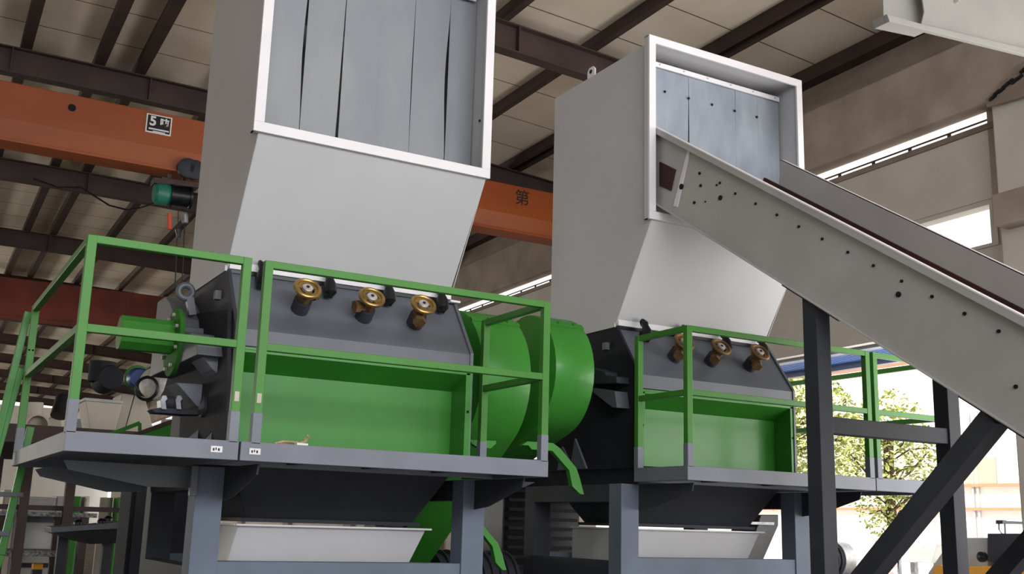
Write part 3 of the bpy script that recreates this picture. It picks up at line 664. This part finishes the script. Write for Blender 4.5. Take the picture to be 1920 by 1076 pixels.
# ================================================================== yard outside on the right
# blue corrugated canopy and gutter
cp = thing('canopy', wpt(4, 1, 3.9), 'blue corrugated sheet canopy outside above the opening', 'canopy')
bm = B(); n = 60
for k in range(n):
    a = k/n; o = .36 + .95*a; o2 = .36 + .95*(k+1)/n; zz = 4.02 + .018*(1 if k % 6 < 3 else -1) + .02*a
    c = [wpt(s, oo, 0) for s, oo in ((-8, o), (9.6, o), (9.6, o2), (-8, o2))]
    hexa(bm, [(q.x, q.y, zz) for q in c], [(q.x, q.y, zz+.01) for q in c])
obj('corrugated_sheet', bm, BLUE, cp)
bm = B(); c = [wpt(s, o, 0) for s, o in ((-8, 1.31), (9.6, 1.31), (9.6, 1.42), (-8, 1.42))]; hexa(bm, [(q.x, q.y, 3.93) for q in c], [(q.x, q.y, 4.10) for q in c]); obj('gutter', bm, EDGE, cp)
bm = B(); c = [wpt(s, o, 0) for s, o in ((-8, .2), (9.6, .2), (9.6, .36), (-8, .36))]; hexa(bm, [(q.x, q.y, 3.94) for q in c], [(q.x, q.y, 4.03) for q in c]); obj('gutter', bm, EDGE, cp)
# salmon and white buildings
bw = thing('warehouse', (27, 20, 0), 'overexposed white building across the yard with a faded salmon panel', 'building')
obj('wall', box(B(), 27, 27.4, 2, 40, -.05, 10), WHITEW, bw)
for q0, q1 in (((1808, 860), (1870, 912)),):
    a, b = on('x', 26.97, *q0), on('x', 26.97, *q1); obj('panel', box(B(), 26.95, 27, min(a.y, b.y), max(a.y, b.y), min(a.z, b.z), max(a.z, b.z)), SALM, bw)
for q in ((1711, 980), (1752, 975), (1838, 970), (1826, 925)):
    a = on('x', 26.97, *q); obj('downpipe', box(B(), 26.93, 27, a.y-.03, a.y+.03, 1.2, 3.6 if q[1] > 970 else 5), LPANEL, bw)
for yy in (954, 911):
    a = on('x', 26.97, 1780, yy); obj('ledge', box(B(), 26.9, 27, 6, 30, a.z-.04, a.z+.04), PINK, bw)
a0 = on('x', 22, 1490, 690); 
bp = thing('salmon_building', (22, 24, 0), 'salmon rendered eave strip seen between the canopy and the tree', 'building')
obj('eave', box(B(), 22, 22.5, 12, 46, a0.z-.25, a0.z+.5), PINK, bp)
obj('pier', box(B(), 22.0, 22.5, 45.5, 46, 0, a0.z-.25), PINK, bp); obj('pier', box(B(), 22.0, 22.5, 12, 12.5, 0, a0.z-.25), PINK, bp)
# tree
def tree(cx, cy, cz, rx, rz, n, label, seed):
    r = random.Random(seed); root = thing('leafy_tree', (cx, cy, -.05), label, 'tree')
    bm = B(); tube(bm, [(cx, cy, -.05), (cx+.05, cy, cz*.4), (cx-.05, cy, cz*.8), (cx, cy, cz+rz*.4)], .1, 8)
    for k in range(26):
        a = r.uniform(0, 6.28); z0 = cz + r.uniform(-rz*.8, rz*.3); L = rx*r.uniform(.5, .95)
        tube(bm, [(cx, cy, z0), (cx+math.cos(a)*L*.5, cy+math.sin(a)*L*.5, z0+.25), (cx+math.cos(a)*L, cy+math.sin(a)*L, z0+r.uniform(.1, .7))], .018, 5)
    obj('trunk', bm, BARK, root)
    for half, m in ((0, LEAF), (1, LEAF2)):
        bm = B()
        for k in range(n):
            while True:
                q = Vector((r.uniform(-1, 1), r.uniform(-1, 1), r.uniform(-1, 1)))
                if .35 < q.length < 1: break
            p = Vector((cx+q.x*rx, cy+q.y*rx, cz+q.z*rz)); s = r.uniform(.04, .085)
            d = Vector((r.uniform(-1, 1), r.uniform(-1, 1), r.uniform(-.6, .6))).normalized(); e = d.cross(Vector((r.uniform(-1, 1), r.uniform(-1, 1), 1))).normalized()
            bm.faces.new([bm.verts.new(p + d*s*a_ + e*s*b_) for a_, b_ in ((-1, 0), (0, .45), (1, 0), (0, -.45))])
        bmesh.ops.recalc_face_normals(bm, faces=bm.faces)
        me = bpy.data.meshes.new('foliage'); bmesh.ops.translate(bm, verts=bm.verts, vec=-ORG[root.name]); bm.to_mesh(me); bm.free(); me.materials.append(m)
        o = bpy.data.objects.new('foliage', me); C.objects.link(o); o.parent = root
tree(17.6, 17.9, 3.6, 1.5, 1.7, 4200, 'sunlit leafy tree outside left of the tall conveyor leg', 1)
tree(17.2, 14.9, 2.9, .95, 1.5, 1500, 'thinner leafy tree right of the doubled green rail posts', 2)
# banner, light box, cab and yellow machine in the yard
bn = thing('striped_banner', on('x', 16, 1660, 1060), 'faded red and white cloth banner hanging in the yard', 'banner')
bm = B(); P_ = yz(16, [(1640, 1012), (1688, 1010), (1683, 1090), (1628, 1090)]); obj('cloth', prism(B(), P_, 'x', 16, 16.02), BANN, bn)
P_ = yz(16, [(1683, 1011), (1690, 1011), (1695, 1018), (1690, 1018)]); obj('hook', prism(B(), P_, 'x', 15.98, 16.04), GAL, bn)
obj('stand', box(B(), 16.0, 16.05, P_[0][0]-.02, P_[0][0]+.03, -.05, P_[0][1]), GAL, bn); bm.free()
lb = thing('white_bin', on('x', 17, 1722, 1060), 'white open top bin standing in the yard right of the banner', 'bin')
P_ = yz(17, [(1690, 1021), (1758, 1020), (1746, 1056), (1694, 1052)]); obj('bin_body', prism(B(), P_, 'x', 17, 17.9), LPANEL, lb, .01)
ys = [p[0] for p in P_]
for yy in (min(ys)+.1, max(ys)-.2): obj('leg', box(B(), 17.1, 17.2, yy, yy+.1, -.05, P_[2][1]), GAL, lb)
tr = thing('yellow_loader', on('x', 13.5, 1830, 1060), 'yellow loader with grey and black cab at the bottom right', 'vehicle')
LX = 13.5
P_ = yz(LX, [(1740, 1074), (1778, 1018), (1814, 1008), (1852, 1008), (1852, 1080), (1740, 1080)]); obj('cab_side', prism(B(), P_, 'x', LX, LX+.8), LPANEL, tr, .01)
P_ = yz(LX-.1, [(1851, 1000), (1912, 1000), (1912, 1062), (1851, 1052)]); obj('engine_cover', prism(B(), P_, 'x', LX-.1, LX+.7), DGREY, tr, .01)
P_ = yz(LX-.15, [(1752, 1072), (1765, 1063), (1925, 1060), (1925, 1130), (1752, 1130)]); obj('body', prism(B(), P_, 'x', LX-.15, LX+.9), YEL, tr, .02)
P_ = yz(LX-.12, [(1752, 1064), (1762, 1058), (1780, 1066), (1780, 1076), (1752, 1076)])
c = on('x', LX-.2, 1766, 1074); bm = B(); lathe(bm, (LX-.25, c.y, c.z), (1, 0, 0), [(0, .11), (.1, .11)], 24); obj('drum_end', bm, YEL, tr, smooth=True)
for q in ((1846, 1044), (1912, 1040)):
    c = on('x', LX-.2, *q); bm = B(); lathe(bm, (LX-.3, c.y, c.z), (1, 0, 0), [(0, .03), (.02, .07), (.08, .07)], 20); obj('lamp', bm, BLACK, tr, smooth=True)
P_ = yz(LX-.1, [(1867, 975), (1880, 975), (1880, 982), (1867, 982)]); obj('mirror_head', prism(B(), P_, 'x', LX-.1, LX-.02), BLACK, tr)
P_ = yz(LX-.1, [(1880, 976), (1925, 978), (1925, 983), (1880, 982)]); obj('roof_bar', prism(B(), P_, 'x', LX-.1, LX-.05), LPANEL, tr)
bm = B(); tube(bm, [on('x', LX-.05, *q) for q in ((1873, 982), (1873, 992), (1878, 1000), (1884, 1003))], .012, 6); tube(bm, [on('x', LX-.05, *q) for q in ((1884, 982), (1885, 1003))], .012, 6); obj('mirror_arm', bm, GAL, tr)
for dy in (0, 1.4):
    y_ = yz(LX, [(1850, 1076)])[0][0] - dy + .3; bm = B(); lathe(bm, (LX-.25, y_, .35), (1, 0, 0), [(0, .4), (.25, .4)], 28); obj('wheel', bm, BLACK, tr, smooth=True)
# rolled sheet and dark machine behind column foot
rm = thing('motor_unit', (9.0, 8.9, 0), 'dark ribbed motor with a silver cover behind the conveyor leg foot', 'motor')
c = on('y', 8.8, 1562, 1040); bm = B(); cyl(bm, (c.x-.35, 8.8, c.z-.05), (c.x+.12, 8.8, c.z-.05), .17, 30); obj('motor_body', bm, DGREY, rm, smooth=True)
bm = B(); lathe(bm, (c.x+.0, 8.8, c.z-.05), (1, 0, 0), [(0, .19), (.16, .19), (.2, .12)], 30); obj('fan_cover', bm, STEEL, rm, smooth=True)
for k in range(6): bm = B(); lathe(bm, (c.x-.33+k*.055, 8.8, c.z-.05), (1, 0, 0), [(0, .17), (0, .19), (.01, .19), (.01, .17)], 30, cap=False); obj('cooling_fin', bm, DGREY, rm)
obj('motor_stand', box(B(), c.x-.35, c.x+.12, 8.6, 9.0, 0, c.z-.2), DGREY, rm)
rm.location = rm.location

# chute behind right machine
ch = thing('outlet_chute', (6.2, 8.9, 0), 'black slanted outlet chute under the rear of the right granulator', 'chute')
P_ = xz(8.9, [(1427, 965), (1460, 965), (1460, 985), (1432, 1048), (1420, 1076), (1392, 1076)]); obj('chute_body', prism(B(), P_, 'y', 8.9, 9.3), BLACK, ch, .01)
P_ = xz(8.88, [(1405, 978), (1448, 979), (1448, 984), (1405, 983)]); obj('chute_rim', prism(B(), P_, 'y', 8.85, 8.9), GAL, ch)
obj('support', box(B(), P_[0][0]+.25, P_[0][0]+.32, 9.0, 9.1, 0, 1.2), BLACK, ch)
# ================================================================== equipment beyond on the left
def bg(name, x, y, D, label, cat, group=None): return thing(name, on('y', D, x, y), label, cat, group)
D = 15.0
def xzp(name, D, pts, th, m, parent, bevel=.01): return obj(name, prism(B(), xz(D, pts), 'y', D, D+th), m, parent, bevel)
mzf = thing('equipment_mezzanine', (2.3, 15.3, 0), 'brown steel mezzanine behind the left platform carrying the pale bins', 'mezzanine')
obj('slab', box(B(), .6, 3.7, 13.2, 17.8, 2.25, 2.45), RUST, mzf)
for q in (-20, 38, 123, 240):
    for yy in (15.7, 17.6):
        p = on('y', yy, q, 1000); obj('post', box(B(), p.x-.06, p.x+.06, yy, yy+.12, 0, 2.25), RUST, mzf)
s1 = bg('hopper_bin', 195, 815, D, 'pale tapered hopper bin under a dark round motor, behind left railing', 'hopper')
xzp('bin_body', D, [(160, 750), (229, 757), (213, 820), (171, 820)], .6, CREAM, s1)
xzp('bin_rim', D-.03, [(158, 745), (231, 751), (231, 757), (158, 751)], .7, LPANEL, s1)
a = on('y', D-.1, 205, 716); bm = B(); lathe(bm, (a.x, a.y+.45, a.z+.05), (0, -1, 0), [(0, .17), (.5, .17), (.55, .15), (.56, .06)], 28); obj('motor', bm, SHADE, s1, smooth=True)
a = on('y', D, 199, 696); bm = B(); cyl(bm, (a.x-.05, a.y, a.z-.15), (a.x-.05, a.y, a.z+.12), .17, 24); obj('gearbox', bm, SHADE, s1, smooth=True)
obj('stand', box(B(), a.x-.12, a.x+.15, D+.1, D+.5, 2.45, 2.56), RUST, s1)
D = 16.0
s2 = bg('hopper_bin', 255, 815, D, 'wide pale hopper bin carrying a blue motor, beside the left granulator', 'hopper')
xzp('bin_body', D+.1, [(229, 738), (272, 745), (290, 815), (214, 820)], .7, CREAM, s2)
obj('stand', box(B(), on('y', D, 225, 800).x, on('y', D, 280, 800).x, D+.2, D+.7, 2.45, 2.62), RUST, s2)
a = on('y', D-.2, 262, 706); bm = B(); lathe(bm, (a.x+.05, a.y+.5, a.z+.03), (-.1, -1, -.1), [(0, .15), (.42, .15), (.47, .12)], 28); obj('motor', bm, BLUEM, s2, smooth=True)
bm = B(); ring(bm, (a.x+.05, a.y+.45, a.z+.03), (-.1, -1, -.1), .16, .025); obj('motor_band', bm, GREEN, s2, smooth=True)
a = on('y', D-.3, 290, 716); bm = B(); lathe(bm, (a.x+.02, a.y, a.z-.02), (-.6, -1, 0), [(0, .23), (.04, .23), (.05, .2)], 30); obj('cover_disc', bm, STEEL, s2, smooth=True)
a = on('y', D-.3, 275, 728); bm = B(); ring(bm, a, (-.8, -1, 0), .16, .022, 28, 8); obj('drive_ring', bm, BLACK, s2, smooth=True)
bm = B(); tube(bm, [on('y', D-.02, 253, 738), on('y', D-.02, 233, 810)], .008, 6); obj('cable', bm, BLACK, s2)
s3 = bg('round_duct', 60, 815, 14, 'pale round duct elbow with open mouth behind the leftmost railing', 'duct')
a = on('y', 14, 62, 797); bm = B(); lathe(bm, (a.x, a.y+.3, a.z), (.15, -1, 0), [(0, .12), (.3, .12), (.3, .14), (.33, .14), (.33, .115), (.1, .1)], 28, cap=False); obj('duct_mouth', bm, CREAM, s3, smooth=True)
bm = B(); cyl(bm, (a.x, a.y+.2, a.z), (a.x-.02, a.y+.2, a.z+.28), .13, 24); obj('duct_neck', bm, CREAM, s3, smooth=True)
obj('stand', box(B(), a.x-.1, a.x+.1, 14.05, 14.25, 2.45, max(2.47, a.z-.1)), RUST, s3)
s4 = bg('hopper_bin', 100, 815, 14.5, 'small pale hopper bin with a dark motor between the left rail posts', 'hopper')
xzp('bin_body', 14.5, [(86, 790), (112, 770), (118, 820), (84, 820)], .5, CREAM, s4)
a = on('y', 14.4, 112, 762); bm = B(); cyl(bm, (a.x, 14.4, a.z-.12), (a.x+.05, 14.5, a.z+.12), .10, 20); obj('motor', bm, BLACK, s4, smooth=True)
obj('stand', box(B(), on('y', 14.5, 88, 820).x, on('y', 14.5, 112, 820).x, 14.6, 14.9, 2.45, 2.5), RUST, s4)
s5 = bg('pallet_stack', 130, 800, 17, 'pale equipment crates beyond the left railing near the bins', 'crates')
xzp('crate', 17, [(140, 785), (165, 785), (165, 815), (140, 815)], .5, LPANEL, s5); obj('stand', box(B(), on('y', 17, 142, 800).x, on('y', 17, 160, 800).x, 17.1, 17.4, 2.45, 2.56), RUST, s5)
s6 = thing('green_trough', (2.0, 11.2, 0), 'dark green trough with metal rim beside the left end of the granulator', 'trough')
xzp('trough_side', 11.2, [(258, 815), (334, 788), (334, 835), (258, 835)], .5, GREEN, s6)
xzp('rim', 11.18, [(255, 812), (334, 783), (334, 790), (255, 818)], .55, RUST, s6)
bm = B(); beam(bm, on('y', 11.4, 205, 815), on('y', 11.4, 262, 793), .04, .04); beam(bm, on('y', 11.4, 262, 793), on('y', 11.4, 262, 822), .03, .03); obj('guide_arm', bm, GREEN, s6)
obj('stand', box(B(), on('y', 11.2, 265, 830).x, on('y', 11.2, 330, 830).x, 11.3, 11.5, 0, 2.0), RUST, s6)
# mezzanine and cabinets seen below the left deck
mz = thing('mesh_walkway', (1.8, 15.8, 0), 'dark frame carrying two mesh walkways low behind the left platform', 'walkway')
MESH = mat('walkway_mesh', (120, 120, 116), .6, var=.5, scale=28, col2=(30, 28, 28))
for (a, b, m) in (((-10, 951, 240, 955), 5, RUST), ((-10, 960, 182, 968), 0, MESH), ((-10, 1034, 110, 1041), 0, MESH)):
    x0, y0, x1, y1 = a; P0, P1 = on('y', 15.8, x0, y0), on('y', 15.8, x1, y1)
    obj('deck' if m is MESH else 'edge_angle', box(B(), P0.x, P1.x, 15.8, 16.6, min(P0.z, P1.z)-.02, max(P0.z, P1.z)+.02), m, mz)
for x in (4, 108, 158):
    p = on('y', 15.8, x, 1000); obj('post', box(B(), p.x-.05, p.x+.05, 15.85, 15.95, 0, 1.45), RUST, mz)
for i, (x0, x1, y0, y1, m, lab) in enumerate(((8, 28, 918, 957, CREAM, 'narrow cream cabinet at the far left edge below the platform'), (32, 103, 930, 957, LPANEL, 'wide cream panel cabinet low at the left beyond the walkway'), (106, 133, 930, 957, LPANEL, 'square white cabinet right of the wide cream panel cabinet'),
        (136, 150, 930, 957, GREEN, 'dark green upright locker beyond the walkway'), (160, 166, 930, 957, FRM, 'thin white post panel between the green lockers'), (194, 214, 932, 975, CREAM, 'pale round tank behind the walkway'), (220, 232, 932, 990, GREEN, 'bright green upright post unit below the left deck'))):
    t_ = thing('cabinet', on('y', 19, (x0+x1)/2, y1), lab, 'cabinet'); t_.location.z = 0; ORG[t_.name] = t_.location.copy()
    a, b = on('y', 19, x0, y0), on('y', 19, x1, y1)
    if i == 5: bm = B(); cyl(bm, ((a.x+b.x)/2, 19.3, 0), ((a.x+b.x)/2, 19.3, a.z), (b.x-a.x)/2, 24); obj('tank_shell', bm, m, t_, smooth=True); obj('tank_foot', box(B(), a.x, b.x, 19.1, 19.5, 0, .05), GREY, t_)
    else: obj('cabinet_body', box(B(), a.x, b.x, 19, 19.5, 0, a.z), m, t_, .01); obj('cabinet_door', box(B(), a.x+.02, b.x-.02, 18.985, 19, .1, a.z-.03), m, t_, .004)
t_ = thing('control_cabinet', (on('y', 16.8, 85, 1000).x, 16.8, 0), 'large pale control cabinet framed by dark posts at lower left', 'cabinet')
a, b = on('y', 16.8, 48, 978), on('y', 16.8, 122, 1034); obj('cabinet_body', box(B(), a.x, b.x, 16.8, 17.2, 0, a.z), LPANEL, t_, .01)
obj('header', box(B(), a.x-.1, b.x+.2, 16.75, 16.8, a.z, a.z+.12), GREY, t_); obj('sill', box(B(), a.x, b.x, 16.76, 16.8, .74, .80), DGREY, t_)
tb = thing('tray_table', (2.1, 13.0, 0), 'grey shallow steel tray on dark legs under the left platform', 'table')
P_ = xz(13.0, [(96, 988), (168, 984), (238, 977), (228, 991), (168, 994), (97, 999)]); obj('tray', prism(B(), P_, 'y', 13, 13.6), GREY, tb, .006)
P_ = xz(13.02, [(100, 999), (228, 991), (222, 1018), (170, 1020), (125, 1010)]); obj('underframe', prism(B(), P_, 'y', 13.02, 13.5), BLACK, tb)
for x in (120, 205): p = on('y', 13.2, x, 1000); obj('leg', box(B(), p.x-.05, p.x+.05, 13.2, 13.3, 0, p.z), DGREY, tb)
for q in ((147, 983), (190, 981), (203, 976)):
    a = on('y', 13.2, *q); bm = B(); lathe(bm, (a.x, 13.2, a.z-.005), (0, 0, 1), [(0, .05), (.03, .05), (.06, .02)], 14); tag(obj('metal_part', bm, BLACK, smooth=True), {147: 'small dark metal part at the left end of the shallow grey tray', 190: 'middle dark metal part of three on the shallow grey tray', 203: 'small dark metal part nearest the right end of the shallow grey tray'}[q[0]], 'metal part', 'dark parts on the grey tray')
ob = thing('orange_box', (on('y', 17, 72, 1065).x, 16.4, 0), 'small orange machine box at the lower left corner', 'machine')
a, b = on('y', 16.4, 63, 1057), on('y', 16.4, 80, 1068); obj('box_body', box(B(), a.x, b.x, 16.4, 16.6, b.z, a.z), YEL, ob, .01); obj('stand', box(B(), a.x, b.x, 16.42, 16.6, 0, b.z), DGREY, ob)
cl = thing('control_stand', (2.2, 10.2, 0), 'dark steel control stand below the left end of the left granulator', 'cabinet')
obj('cabinet_body', box(B(), 1.93, 2.5, 10.0, 10.5, 0, 1.95), SHADE, cl, .01)
obj('cabinet_door', box(B(), 1.97, 2.46, 9.98, 10.0, .2, 1.85), DGREY, cl, .006)
